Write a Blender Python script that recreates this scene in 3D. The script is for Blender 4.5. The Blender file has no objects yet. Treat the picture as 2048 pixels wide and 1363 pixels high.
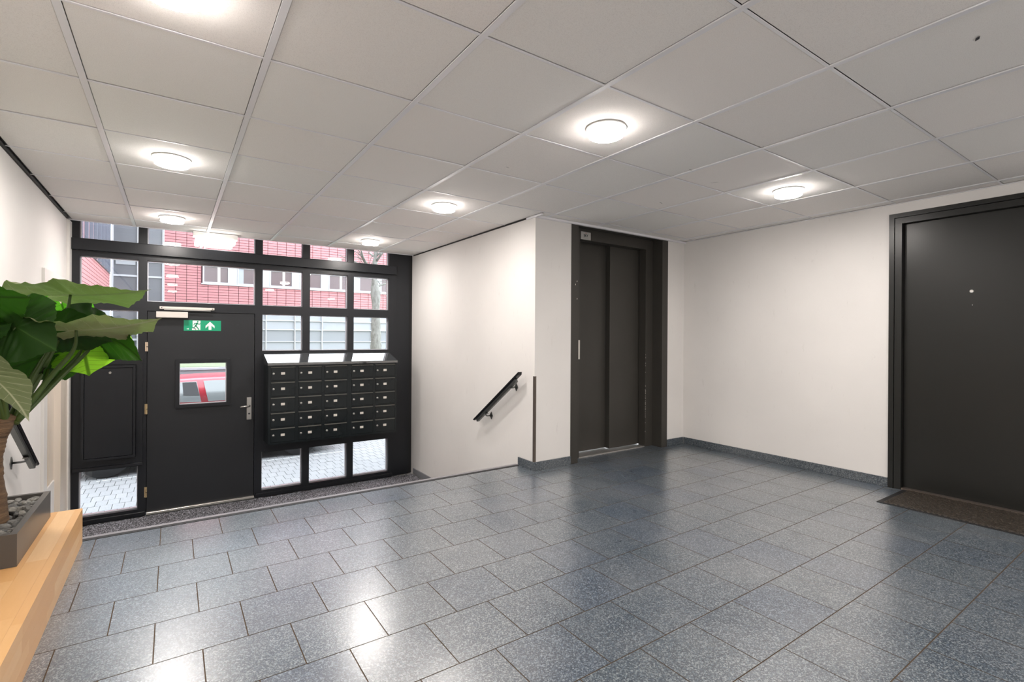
import bpy, bmesh, math, random
from mathutils import Vector, Matrix
random.seed(7)
C = bpy.context.scene.collection
H = 1.152                      # camera height above the upper floor
ZC = H + 1.0507                # underside of the ceiling grid
ZL = -0.62                     # lower landing
ZG = -0.72                     # street

# ------------------------------------------------------------------ camera
def make_camera():
    f, cx, cy, yaw, roll = 990.98, 1025.4, 673.9, 0.6016, 0.00619
    fwd = Vector((math.sin(yaw), math.cos(yaw), 0)); rt = Vector((math.cos(yaw), -math.sin(yaw), 0)); up = Vector((0, 0, 1))
    r = rt * math.cos(roll) + up * math.sin(roll); u = up * math.cos(roll) - rt * math.sin(roll)
    cam = bpy.data.cameras.new('camera'); o = bpy.data.objects.new('camera', cam); C.objects.link(o)
    m = Matrix((( r.x, u.x, -fwd.x, 0), (r.y, u.y, -fwd.y, 0), (r.z, u.z, -fwd.z, H), (0, 0, 0, 1)))
    o.matrix_world = m
    cam.sensor_width = 36; cam.sensor_fit = 'HORIZONTAL'; cam.lens = f / 2048 * 36
    cam.shift_x = -(cx - 1024) / 2048; cam.shift_y = (cy - 681.5) / 2048
    cam.clip_start = 0.02; cam.clip_end = 300
    bpy.context.scene.camera = o
make_camera()
# ------------------------------------------------------------------ light, exposure
SKY = 8.5; LAMP = 252.0; TUBE = 13.0
w = bpy.data.worlds.new('world'); bpy.context.scene.world = w; w.use_nodes = True
bg = w.node_tree.nodes['Background']; bg.inputs[0].default_value = (0.86, 0.92, 1.0, 1); bg.inputs[1].default_value = SKY
vs = bpy.context.scene.view_settings
vs.view_transform = 'Standard'; vs.look = 'None'; vs.exposure = 0.0; vs.gamma = 1.0; vs.use_curve_mapping = False

# ------------------------------------------------------------------ materials
def mat(name, col, rough=0.5, metal=0.0, spec=0.5, **kw):
    m = bpy.data.materials.new(name); m.use_nodes = True
    b = m.node_tree.nodes['Principled BSDF']
    b.inputs['Base Color'].default_value = (*col, 1); b.inputs['Roughness'].default_value = rough
    b.inputs['Metallic'].default_value = metal; b.inputs['Specular IOR Level'].default_value = spec
    for k, v in kw.items(): b.inputs[k.replace('_', ' ')].default_value = v
    return m
class N:
    """tiny node helper"""
    def __init__(s, m): s.t = m.node_tree; s.b = s.t.nodes.get('Principled BSDF')
    def n(s, typ, **kw):
        o = s.t.nodes.new(typ)
        for k, v in kw.items():
            if k.startswith('i_'):
                key = k[2:]; o.inputs[int(key) if key.isdigit() else key.replace('_', ' ')].default_value = v
            else: setattr(o, k, v)
        return o
    def l(s, a, b): s.t.links.new(a, b)
    def ramp(s, fac, stops, interp='LINEAR'):
        r = s.n('ShaderNodeValToRGB'); r.color_ramp.interpolation = interp
        e = r.color_ramp.elements
        while len(e) < len(stops): e.new(0.5)
        for el, (p, c) in zip(e, stops): el.position = p; el.color = (*c, 1) if len(c) == 3 else c
        s.l(fac, r.inputs[0]); return r.outputs[0]
    def coord(s, kind='Object', scale=(1, 1, 1)):
        if kind == 'World': src = s.n('ShaderNodeNewGeometry').outputs['Position']
        else: src = s.n('ShaderNodeTexCoord').outputs[kind]
        mp = s.n('ShaderNodeMapping'); mp.inputs['Scale'].default_value = scale; s.l(src, mp.inputs[0]); return mp.outputs[0]
    def noise(s, vec, scale, detail=3, rough=0.5):
        o = s.n('ShaderNodeTexNoise'); o.inputs['Scale'].default_value = scale; o.inputs['Detail'].default_value = detail
        o.inputs['Roughness'].default_value = rough; s.l(vec, o.inputs['Vector']); return o.outputs['Fac']
    def mix(s, fac, a, b, blend='MIX'):
        o = s.n('ShaderNodeMix', data_type='RGBA', blend_type=blend)
        for sock, v in ((o.inputs[0], fac), (o.inputs[6], a), (o.inputs[7], b)):
            if hasattr(v, 'is_linked') or hasattr(v, 'links'): s.l(v, sock)
            elif isinstance(v, (int, float)): sock.default_value = v
            else: sock.default_value = (*v, 1)
        return o.outputs[2]
    def math(s, op, a, b=0.0):
        o = s.n('ShaderNodeMath', operation=op)
        for sock, v in ((o.inputs[0], a), (o.inputs[1], b)):
            if isinstance(v, (int, float)): sock.default_value = v
            else: s.l(v, sock)
        return o.outputs[0]
    def bump(s, h, strength=0.2, dist=0.002):
        o = s.n('ShaderNodeBump'); o.inputs['Strength'].default_value = strength; o.inputs['Distance'].default_value = dist
        s.l(h, o.inputs['Height']); s.l(o.outputs[0], s.b.inputs['Normal'])
    def col(s, c): s.l(c, s.b.inputs['Base Color'])
    def rough(s, c): s.l(c, s.b.inputs['Roughness'])

M = {}
def plaster(name, col, k=0.035):
    m = mat(name, col, 0.62, spec=0.35); n = N(m); v = n.coord('World')
    a = n.noise(v, 1.3, 4); c2 = tuple(x * (1 - k * 2) for x in col)
    n.col(n.mix(n.ramp(a, [(0.35, (0, 0, 0)), (0.75, (1, 1, 1))]), col, c2))
    n.bump(n.noise(v, 160, 3, 0.6), 0.25, 0.0012); return m
M['wall'] = plaster('wall_plaster', (0.765, 0.745, 0.725))
# scuffs on the wall paint
n = N(M['wall']); v = n.coord('World', (9, 9, 2.2)); s = n.noise(v, 3.0, 6, 0.7)
old = n.b.inputs['Base Color'].links[0].from_socket
n.col(n.mix(n.ramp(s, [(0.63, (0, 0, 0)), (0.72, (0.28, 0.28, 0.28))]), old, (0.5, 0.47, 0.44)))
M['white'] = mat('white_paint', (0.78, 0.76, 0.73), 0.35)
M['cream'] = mat('cream_paint', (0.72, 0.64, 0.55), 0.4)

def dark_paint(name, col, rough, spec=0.36):
    m = mat(name, col, rough, spec=spec); n = N(m); v = n.coord('World')
    a = n.noise(v, 2.5, 4); n.col(n.mix(a, tuple(x * .85 for x in col), tuple(x * 1.15 for x in col)))
    n.bump(n.noise(v, 90, 2), 0.06, 0.001); return m
M['frame'] = dark_paint('anthracite_frame_paint', (0.014, 0.0155, 0.019), 0.33)
M['door'] = dark_paint('anthracite_door_paint', (0.019, 0.0205, 0.0235), 0.42)
M['rdoor'] = dark_paint('charcoal_door_paint', (0.012, 0.0125, 0.0115), 0.33)
M['lift'] = dark_paint('brown_black_lift_paint', (0.045, 0.042, 0.037), 0.40)
M['mail'] = dark_paint('mailbox_enamel', (0.009, 0.0125, 0.014), 0.2, 0.42)
M['mailroof'] = mat('mailbox_roof_enamel', (0.05, 0.055, 0.06), 0.07, spec=1.0, Coat_Weight=1.0, Coat_IOR=2.2, Coat_Roughness=0.05)
M['black'] = mat('black_rubber', (0.008, 0.008, 0.009), 0.6)
M['blackrail'] = mat('black_plastic', (0.010, 0.010, 0.012), 0.25)
M['steel'] = mat('brushed_steel', (0.52, 0.51, 0.49), 0.32, 1.0)
M['greysteel'] = mat('galvanised_steel', (0.22, 0.225, 0.22), 0.38, 1.0)
M['alu'] = mat('aluminium', (0.62, 0.60, 0.57), 0.35, 0.9)
M['nosing'] = mat('grey_nosing', (0.30, 0.29, 0.31), 0.4, 0.5)
M['mailedge'] = mat('worn_glint_edge', (0.16, 0.155, 0.14), 0.3, 0.3)  # lighter colour for worn edges, with their highlight painted in
M['guard'] = mat('bronze_aluminium', (0.17, 0.14, 0.12), 0.35, 0.7)
M['brass'] = mat('brass', (0.75, 0.58, 0.33), 0.35, 0.9)
M['hinge'] = mat('worn_hinge', (0.62, 0.5, 0.38), 0.5, 0.3)
M['closer'] = mat('silver_enamel', (0.60, 0.56, 0.52), 0.45, 0.0)
M['bead'] = mat('pale_glazing_spacer', (0.62, 0.63, 0.68), 0.4)
M['plate'] = mat('name_plate_white', (0.72, 0.68, 0.62), 0.5)
M['ink'] = mat('dark_ink', (0.04, 0.04, 0.045), 0.6)
M['redink'] = mat('red_ink', (0.5, 0.06, 0.05), 0.6)
M['green'] = mat('sign_green', (0.0, 0.31, 0.155), 0.4)
M['signwhite'] = mat('sign_white', (0.85, 0.87, 0.85), 0.4)
M['sticker'] = mat('sticker_grey', (0.46, 0.45, 0.43), 0.5)
M['lampbody'] = mat('lamp_white', (0.82, 0.82, 0.80), 0.4)
def emit(name, col, s):
    m = bpy.data.materials.new(name); m.use_nodes = True; t = m.node_tree; t.nodes.clear()
    e = t.nodes.new('ShaderNodeEmission'); e.inputs[0].default_value = (*col, 1); e.inputs[1].default_value = s
    o = t.nodes.new('ShaderNodeOutputMaterial'); t.links.new(e.outputs[0], o.inputs[0]); return m
M['lamp'] = emit('lamp_diffuser', (1.0, 0.935, 0.88), LAMP)
M['rimlight'] = emit('lamp_halo_rim', (1.0, 0.935, 0.88), 8.0)  # glowing rim added to brighten the ceiling around each lamp
M['tube'] = emit('tube_diffuser', (1.0, 0.95, 0.88), TUBE)
def thin_glass(name, tint=(1, 1, 1), f=0.055):
    m = bpy.data.materials.new(name); m.use_nodes = True; t = m.node_tree; t.nodes.clear(); q = N(m)
    tr = q.n('ShaderNodeBsdfTransparent'); tr.inputs[0].default_value = (*tint, 1)
    gl = q.n('ShaderNodeBsdfGlossy'); gl.inputs['Roughness'].default_value = 0.0; gl.inputs[0].default_value = (1, 1, 1, 1)
    fr = q.n('ShaderNodeFresnel'); fr.inputs[0].default_value = 1.5
    mx = q.n('ShaderNodeMixShader'); q.l(fr.outputs[0], mx.inputs[0]); q.l(tr.outputs[0], mx.inputs[1]); q.l(gl.outputs[0], mx.inputs[2])
    o = q.n('ShaderNodeOutputMaterial'); q.l(mx.outputs[0], o.inputs[0]); return m
M['glass'] = thin_glass('window_glass', (0.96, 0.98, 0.975))
M['milkglass'] = mat('obscured_glass', (0.66, 0.66, 0.64), 0.2)

# terrazzo
def terrazzo(name, dark, mid, light, rough=0.2, tone=True):
    m = mat(name, dark, rough); n = N(m); v = n.coord('World')
    vo = n.n('ShaderNodeTexVoronoi'); vo.inputs['Scale'].default_value = 215; n.l(v, vo.inputs['Vector'])
    sep = n.n('ShaderNodeSeparateColor'); n.l(vo.outputs['Color'], sep.inputs[0])
    c = n.ramp(sep.outputs[0], [(0.0, dark), (0.42, mid), (0.62, tuple(x * 1.7 for x in mid)), (0.80, light)], 'CONSTANT')
    vo2 = n.n('ShaderNodeTexVoronoi'); vo2.inputs['Scale'].default_value = 330; n.l(v, vo2.inputs['Vector'])
    sep2 = n.n('ShaderNodeSeparateColor'); n.l(vo2.outputs['Color'], sep2.inputs[0])
    c2 = n.ramp(sep2.outputs[1], [(0.0, dark), (0.5, mid), (0.82, light)], 'CONSTANT')
    c = n.mix(0.42, c, c2)
    if tone:
        oi = n.n('ShaderNodeObjectInfo')
        tn = n.ramp(oi.outputs['Random'], [(0.0, (0.86, 0.92, 1.02)), (0.35, (1, 1, 1)), (0.7, (1.06, 1.05, 1.0)), (1.0, (1.12, 1.1, 1.07))])
        c = n.mix(1.0, c, tn, 'MULTIPLY')
    wear = n.noise(v, 2.0, 5, 0.6)
    c = n.mix(n.ramp(wear, [(0.4, (0, 0, 0)), (0.8, (0.28, 0.28, 0.28))]), c, (0.30, 0.305, 0.31))
    n.col(c)
    n.rough(n.math('ADD', n.math('MULTIPLY', n.noise(v, 5, 4, 0.65), 0.16), rough - 0.08)); return m
M['terrazzo'] = terrazzo('terrazzo_tile', (0.016, 0.028, 0.046), (0.048, 0.068, 0.093), (0.25, 0.285, 0.31), 0.3)
b_ = M['terrazzo'].node_tree.nodes['Principled BSDF']; b_.inputs['Coat Weight'].default_value = 1; b_.inputs['Coat IOR'].default_value = 1.9; b_.inputs['Coat Roughness'].default_value = 0.27
M['skirt'] = terrazzo('terrazzo_skirting', (0.022, 0.032, 0.042), (0.055, 0.07, 0.085), (0.22, 0.24, 0.25), 0.3, False)
M['grout'] = mat('brown_grout', (0.12, 0.083, 0.055), 0.9, spec=0.1)
M['tileedge'] = mat('tile_edge', (0.09, 0.072, 0.055), 0.9, spec=0.1)
M['concrete'] = mat('grey_concrete', (0.3, 0.3, 0.3), 0.8)
# ceiling
m = mat('mineral_tile', (0.72, 0.69, 0.665), 0.85, spec=0.2); n = N(m); v = n.coord('World')
oi = n.n('ShaderNodeObjectInfo')
tn = n.ramp(oi.outputs['Random'], [(0.0, (0.845, 0.84, 0.82)), (0.5, (0.87, 0.845, 0.82)), (1.0, (0.895, 0.86, 0.835))])
sp = n.noise(v, 420, 2, 0.5)
n.col(n.mix(n.ramp(sp, [(0.3, (0.5, 0.5, 0.5)), (0.48, (0, 0, 0))]), tn, (0.60, 0.575, 0.555)))
n.bump(sp, 0.3, 0.001); M['ctile'] = m
M['runner'] = mat('ceiling_grid_white', (0.80, 0.80, 0.83), 0.35)
# mats
def bristle(name, a, b, scale):
    m = mat(name, a, 0.55); n = N(m); v = n.coord('World')
    x = n.noise(v, scale, 2, 0.7); n.col(n.ramp(x, [(0.45, a), (0.62, b)])); n.bump(x, 0.9, 0.006); return m
M['mat'] = bristle('coarse_mat', (0.006, 0.006, 0.008), (0.36, 0.36, 0.40), 95)  # grey flecks brightened to paint in daylight glinting off the bristles
M['mat2'] = bristle('brown_mat', (0.007, 0.005, 0.003), (0.060, 0.044, 0.030), 130)
# wood
m = mat('beech_veneer', (0.7, 0.42, 0.2), 0.38); n = N(m); v = n.coord('World', (1, 1, 1))
br = n.n('ShaderNodeTexNoise'); g = n.coord('World', (16, 1.6, 16)); gr = n.noise(g, 6, 5, 0.6)
oi = n.n('ShaderNodeObjectInfo')
base = n.ramp(oi.outputs['Random'], [(0.0, (0.66, 0.36, 0.14)), (0.5, (0.74, 0.45, 0.20)), (1.0, (0.80, 0.54, 0.29))])
n.col(n.mix(n.math('MULTIPLY', gr, 0.55), base, (0.62, 0.33, 0.12))); M['beech'] = m
M['planter'] = dark_paint('planter_brown_metal', (0.080, 0.074, 0.068), 0.33)
M['soil'] = mat('soil', (0.03, 0.022, 0.016), 0.9)
def stone_mat():
    m = mat('gravel', (0.3, 0.3, 0.28), 0.75); n = N(m); oi = n.n('ShaderNodeObjectInfo'); v = n.coord('Object')
    c = n.ramp(oi.outputs['Random'], [(0.0, (0.13, 0.13, 0.125)), (0.5, (0.26, 0.25, 0.225)), (1.0, (0.42, 0.395, 0.34))])
    n.col(n.mix(n.noise(n.coord('World'), 60, 4, 0.7), c, (0.08, 0.08, 0.08))); n.bump(n.noise(n.coord('World'), 160, 3), 0.5, 0.003); return m
M['gravel'] = stone_mat()
# plant
def leaf_mat(name, top, under, vein, trans, tcol):
    m = mat(name, top, 0.5, spec=0.18); n = N(m)
    uv = n.n('ShaderNodeUVMap'); sp = n.n('ShaderNodeSeparateXYZ'); n.l(uv.outputs[0], sp.inputs[0])
    x, y = sp.outputs[0], sp.outputs[1]
    ay = n.math('ABSOLUTE', n.math('SUBTRACT', y, 0.5))
    mid = n.ramp(ay, [(0.0, (1, 1, 1)), (0.010, (1, 1, 1)), (0.022, (0, 0, 0))])
    ph = n.math('MULTIPLY', n.math('SUBTRACT', x, n.math('MULTIPLY', ay, 0.62)), 7.0)
    fr = n.math('ABSOLUTE', n.math('SUBTRACT', n.math('FRACT', ph), 0.5))
    lat = n.ramp(fr, [(0.0, (1, 1, 1)), (0.05, (0.0, 0.0, 0.0))])
    vmask = n.mix(1.0, mid, lat, 'LIGHTEN')
    geo = n.n('ShaderNodeNewGeometry')
    base = n.mix(geo.outputs['Backfacing'], top, under)
    nz = n.noise(n.coord('Object'), 9, 4)
    base = n.mix(n.math('MULTIPLY', nz, 0.5), base, tuple(x * 0.55 for x in top))
    n.col(n.mix(n.math('MULTIPLY', vmask, 0.8), base, vein))
    bs = n.b; tl = n.n('ShaderNodeBsdfTranslucent'); n.l(n.mix(n.math('MULTIPLY', vmask, 0.85), tcol, tuple(x * 0.2 for x in tcol)), tl.inputs[0])
    mx = n.n('ShaderNodeMixShader'); mx.inputs[0].default_value = trans
    out = [k for k in n.t.nodes if k.type == 'OUTPUT_MATERIAL'][0]
    n.l(bs.outputs[0], mx.inputs[1]); n.l(tl.outputs[0], mx.inputs[2]); n.l(mx.outputs[0], out.inputs[0]); return m
M['leaf'] = leaf_mat('leaf_dark', (0.014, 0.042, 0.007), (0.017, 0.044, 0.009), (0.03, 0.075, 0.013), 0.22, (0.05, 0.20, 0.012))
M['leafpale'] = leaf_mat('leaf_pale_sheen', (0.22, 0.24, 0.12), (0.33, 0.335, 0.20), (0.50, 0.50, 0.34), 0.2, (0.15, 0.30, 0.05))  # pale underside, lightened further to paint in its glossy reflection
M['leaflime'] = leaf_mat('leaf_lime_backlit', (0.20, 0.50, 0.03), (0.24, 0.58, 0.04), (0.05, 0.20, 0.02), 0.6, (0.45, 1.0, 0.05))  # base colour holds painted backlight on top of the translucency
M['leafgrey'] = leaf_mat('leaf_grey', (0.12, 0.14, 0.065), (0.16, 0.175, 0.09), (0.30, 0.31, 0.19), 0.15, (0.1, 0.2, 0.04))
M['leafmid'] = leaf_mat('leaf_mid', (0.05, 0.16, 0.015), (0.06, 0.19, 0.02), (0.01, 0.05, 0.01), 0.45, (0.12, 0.5, 0.02))
M['petiole'] = mat('petiole_green', (0.055, 0.10, 0.018), 0.4)
m = mat('trunk_bark', (0.22, 0.13, 0.06), 0.75); n = N(m); v = n.coord('World', (7, 7, 60))
x = n.noise(v, 1.0, 5, 0.7); n.col(n.ramp(x, [(0.3, (0.035, 0.017, 0.008)), (0.7, (0.19, 0.115, 0.06))])); n.bump(x, 0.8, 0.01); M['bark'] = m
# outdoors
m = mat('paver', (0.3500, 0.3500, 0.3640), 0.8); n = N(m); oi = n.n('ShaderNodeObjectInfo'); v = n.coord('World')
c = n.ramp(oi.outputs['Random'], [(0, (0.2310, 0.2310, 0.2380)), (1, (0.2800, 0.2765, 0.2800))])
n.col(n.mix(n.noise(v, 40, 4, 0.7), c, (0.1960, 0.1960, 0.1995))); M['paver'] = m
M['paverbase'] = mat('paver_joint', (0.155, 0.152, 0.15), 0.9)
M['road'] = mat('asphalt', (0.1680, 0.1680, 0.1750), 0.9)
M['carred'] = mat('car_red_paint', (0.4340, 0.0070, 0.0280), 0.3, Coat_Weight=0.25)
M['carglass'] = mat('car_glass', (0.1190, 0.1295, 0.1330), 0.06, spec=1.0)  # base colour lightened to paint in pale reflections on the glass
M['headrest'] = mat('car_seat', (0.0210, 0.0210, 0.0245), 0.7)
M['tyre'] = mat('tyre', (0.0140, 0.0140, 0.0154), 0.8)
M['rim'] = mat('wheel_rim', (0.3500, 0.3500, 0.3640), 0.3, 0.8)
M['redlamp'] = mat('tail_lamp_red', (0.3500, 0.0070, 0.0070), 0.1)
M['clearlamp'] = mat('head_lamp_clear', (0.4900, 0.4900, 0.4900), 0.05)
M['retain'] = mat('retaining_wall', (0.2030, 0.2065, 0.2240), 0.8)
m = mat('grass_pale', (0.2100, 0.2940, 0.1120), 0.9); n = N(m); n.col(n.mix(n.noise(n.coord('World'), 14, 6, 0.8), (0.0980, 0.1540, 0.0560), (0.2520, 0.2940, 0.1960))); M['grass'] = m
M['clad'] = mat('terracotta_cladding', (0.395, 0.160, 0.172), 0.8)  # terracotta made paler and pinker, outdoor glare painted into the colour
M['joint'] = mat('cladding_joint', (0.0910, 0.0315, 0.0385), 0.9)
M['facade'] = mat('pale_facade_panel', (0.2590, 0.2625, 0.2870), 0.5)
M['facadew'] = mat('facade_white_frame', (0.3640, 0.3640, 0.3920), 0.4)
M['facadeg'] = mat('facade_glass', (0.0910, 0.0910, 0.1050), 0.25)
M['facadev'] = mat('facade_window_glass', (0.0980, 0.0630, 0.0665), 0.25)
M['fin'] = mat('slate_fin', (0.0980, 0.1120, 0.1470), 0.5)
m = mat('tree_bark', (0.3150, 0.2940, 0.2660), 0.9); n = N(m); x = n.noise(n.coord('World', (6, 6, 3)), 3, 6, 0.75)
n.col(n.ramp(x, [(0.35, (0.0980, 0.0910, 0.0770)), (0.6, (0.2240, 0.2170, 0.1995))])); n.bump(x, 0.7, 0.03); M['treebark'] = m

# ------------------------------------------------------------------ mesh helpers
class MB:
    def __init__(s): s.bm = bmesh.new()
    def box(s, x0, x1, y0, y1, z0, z1, bev=0.0):
        vs = [s.bm.verts.new(p) for p in ((x0, y0, z0), (x1, y0, z0), (x1, y1, z0), (x0, y1, z0), (x0, y0, z1), (x1, y0, z1), (x1, y1, z1), (x0, y1, z1))]
        fs = [s.bm.faces.new([vs[i] for i in q]) for q in ((0, 3, 2, 1), (4, 5, 6, 7), (0, 1, 5, 4), (1, 2, 6, 5), (2, 3, 7, 6), (3, 0, 4, 7))]
        if bev:
            es = {e for f in fs for e in f.edges}
            bmesh.ops.bevel(s.bm, geom=list(es), offset=bev, segments=1, affect='EDGES', profile=0.5)
        return s
    def prism(s, pts, axis, a, b):
        """extrude a 2D polygon along axis from a to b; pts are the other two coordinates in xyz order"""
        def P(p, t):
            return {'x': (t, p[0], p[1]), 'y': (p[0], t, p[1]), 'z': (p[0], p[1], t)}[axis]
        A = [s.bm.verts.new(P(p, a)) for p in pts]; B = [s.bm.verts.new(P(p, b)) for p in pts]; k = len(pts)
        s.bm.faces.new(A); s.bm.faces.new(B[::-1])
        for i in range(k): s.bm.faces.new([A[i], B[i], B[(i + 1) % k], A[(i + 1) % k]])
        return s
    def tube(s, pts, rad, seg=10, cap=True):
        pts = [Vector(p) for p in pts]; R = rad if isinstance(rad, (list, tuple)) else [rad] * len(pts)
        rings = []; ref = Vector((0.13, 0.31, 0.94))
        for i, p in enumerate(pts):
            d = (pts[min(i + 1, len(pts) - 1)] - pts[max(i - 1, 0)]).normalized()
            if abs(d.dot(ref)) > 0.98: ref = Vector((1, 0, 0))
            a = d.cross(ref).normalized(); b = d.cross(a)
            rings.append([s.bm.verts.new(p + (a * math.cos(t) + b * math.sin(t)) * R[i]) for t in [2 * math.pi * j / seg for j in range(seg)]])
        for r0, r1 in zip(rings, rings[1:]):
            for j in range(seg): s.bm.faces.new([r0[j], r1[j], r1[(j + 1) % seg], r0[(j + 1) % seg]])
        if cap: s.bm.faces.new(rings[0]); s.bm.faces.new(rings[-1][::-1])
        return s
    def lathe(s, prof, c, axis='z', seg=32):
        """prof: list of (radius, height); revolve about axis through c"""
        rings = []
        for r, h in prof:
            ring = []
            for j in range(seg):
                t = 2 * math.pi * j / seg; a, b = r * math.cos(t), r * math.sin(t)
                o = {'z': (a, b, h), 'y': (a, h, b), 'x': (h, a, b)}[axis]
                ring.append(s.bm.verts.new((c[0] + o[0], c[1] + o[1], c[2] + o[2])))
            rings.append(ring)
        for r0, r1 in zip(rings, rings[1:]):
            for j in range(seg): s.bm.faces.new([r0[j], r0[(j + 1) % seg], r1[(j + 1) % seg], r1[j]])
        s.bm.faces.new(rings[0]); s.bm.faces.new(rings[-1]); return s
    def poly(s, pts): s.bm.faces.new([s.bm.verts.new(p) for p in pts]); return s
    def mesh(s, name, m, smooth=False):
        bmesh.ops.recalc_face_normals(s.bm, faces=s.bm.faces[:])
        me = bpy.data.meshes.new(name); s.bm.to_mesh(me); s.bm.free()
        if m: me.materials.append(M[m] if isinstance(m, str) else m)
        if smooth: me.shade_smooth()
        return me
    def build(s, name, m, parent=None, smooth=False):
        return link(name, s.mesh(name, m, smooth), parent)
def link(name, me, parent=None, loc=None):
    o = bpy.data.objects.new(name, me); C.objects.link(o)
    if parent: 
        o.parent = parent
        o.matrix_parent_inverse = Matrix.Translation(-world_loc(parent))
    if loc is not None: o.location = loc
    return o
def world_loc(o):
    v = Vector((0, 0, 0))
    # parents never rotate; basis location of a child equals its world location here
    v = Vector(o.location); return v
def tag(o, label=None, cat=None, group=None, kind=None):
    if label: o['label'] = label
    if cat: o['category'] = cat
    if group: o['group'] = group
    if kind: o['kind'] = kind
    return o
def empty(name, loc, **kw):
    o = bpy.data.objects.new(name, None); o.location = loc; o.empty_display_size = 0.1; C.objects.link(o); return tag(o, **kw)
def B(name, m, parent, *a, bev=0.0): return MB().box(*a, bev=bev).build(name, m, parent)
def polytube(w, pts):   # thick flat polyline -> list of quads (2D)
    out = []
    for p, q in zip(pts, pts[1:]):
        d = (Vector(q) - Vector(p)).normalized(); nn = Vector((-d.y, d.x)) * w / 2; e = d * w * 0.3
        out.append([tuple(Vector(p) - e + nn), tuple(Vector(q) + e + nn), tuple(Vector(q) + e - nn), tuple(Vector(p) - e - nn)])
    return out

XL, XR, XP, YF, YE, YN, YB = -0.79, 4.62, 2.58, 3.42, 6.06, 3.63, -3.0
# ------------------------------------------------------------------ walls
def struct(o, label=None): o['kind'] = 'structure'; 
wl = MB(); wl.box(XL - .2, XL, YB, 4.98, ZL - .1, 2.5); wl.box(XL - .2, XL, 4.98, 5.93, 1.60, 2.5); wl.box(XL - .2, XL, 5.93, 6.3, ZL - .1, 2.5)
tag(wl.build('wall_left', 'wall'), 'white plaster wall behind the potted plant and stair handrail', 'wall', kind='structure')
wr = MB(); wr.box(XR, XR + .25, 1.53, YF + .4, -.1, 2.5); wr.box(XR, XR + .25, .42, 1.53, 2.125, 2.5); wr.box(XR, XR + .25, YB, .42, -.1, 2.5)
tag(wr.build('wall_right', 'wall'), 'white plaster wall between the lift corner and the wide black door', 'wall', kind='structure')
wf = MB(); wf.box(XP, 2.99, YF, YE + .3, ZL - .1, 2.5); wf.box(4.34, XR, YF, YF + .4, -.1, 2.5); wf.box(2.99, 4.34, YF, YF + .4, 2.26, 2.5); wf.box(2.99, 4.62, YF + .75, YF + .9, -.1, 2.5)
tag(wf.build('wall_front', 'wall'), 'white plaster wall around the lift that turns down to the entrance', 'wall', kind='structure')
tag(B('wall_back', 'wall', None, XL - .2, XR + .25, YB - .2, YB, -.1, 2.5), 'plain white wall behind the camera', 'wall', kind='structure')

# ------------------------------------------------------------------ upper floor and tiles
W = 0.29772; FX0 = -0.3492; FY0 = 3.6284; GAP = 0.0028
fl = B('floor', 'concrete', None, XL - .2, XR + .25, YB, FY0, -0.16, -0.012); tag(fl, 'terrazzo tiled upper floor in running bond', 'floor', kind='structure')
B('grout', 'grout', fl, XL, XR + .3, YB, FY0, -0.012, -0.0022)
def tile_mesh(w, d):
    mb = MB(); c = 0.0007
    mb.box(-w / 2, w / 2, -d / 2, d / 2, -0.012, 0.0)
    top = [e for e in mb.bm.edges if all(v.co.z > -1e-6 for v in e.verts)]
    bmesh.ops.bevel(mb.bm, geom=top, offset=c, segments=1, affect='EDGES')
    for f in mb.bm.faces:
        if abs(f.normal.z) < .99 or f.calc_center_median().z < -.001: f.material_index = 1
    me = mb.mesh('tile', 'terrazzo'); me.materials.append(M['tileedge']); return me
full = tile_mesh(W - GAP, W - GAP); far = MB(); cnt = 0
for j in range(0, 23):
    y1 = FY0 - j * W; y0 = max(y1 - W, YB)
    off = 0.0 if j % 2 == 0 else 0.5
    for i in range(-4, 19):
        x0 = FX0 + (i + off) * W; x1 = x0 + W
        lim = XR if not (0.42 < (y0 + y1) / 2 < 1.53) else XR + .04
        a, b = max(x0, XL), min(x1, lim)
        if b - a < 0.02: continue
        if j < 12 and not (b < -0.45 and j < 7) and cnt < 298:
            if b - a > W - 1e-4 and y1 - y0 > W - 1e-4: me = full
            else: me = tile_mesh(b - a - GAP, y1 - y0 - GAP)
            link('floor_tile', me, fl, ((a + b) / 2, (y0 + y1) / 2, 0)); cnt += 1
        else:
            far.box(a + GAP / 2, b - GAP / 2, y0 + GAP / 2, y1 - GAP / 2, -0.012, 0.0)
far.build('floor_tile_rest', 'terrazzo', fl)['kind'] = 'stuff'
# nosing and steps down to the landing
st = empty('stair', (XP / 2, FY0, ZL), label='short stair down from the tiled floor to the entrance landing', cat='stair', kind='structure')
B('nosing', 'nosing', st, XL, XP, FY0 + .036, FY0 + .066, -.02, .004, bev=.002)
B('nosing_insert', 'black', st, XL, XP, FY0 + .001, FY0 + .035, -.02, .0015)
RZ = -ZL / 4
for k in range(4):
    z = -k * RZ; y = FY0 + k * .25 + .0
    B('riser', 'concrete', st, XL, XP, y + .05, y + .075, z - RZ, z - .02)
    if k < 3:
        B('tread', 'terrazzo', st, XL, XP, y + .076, y + .325, z - RZ - .03, z - RZ)
tag(B('floor_lower', 'concrete', None, XL - .2, XP, FY0 + .8, YE + .1, ZL - .1, ZL - .012), 'concrete landing under the entrance mat', 'floor', kind='structure')
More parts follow.
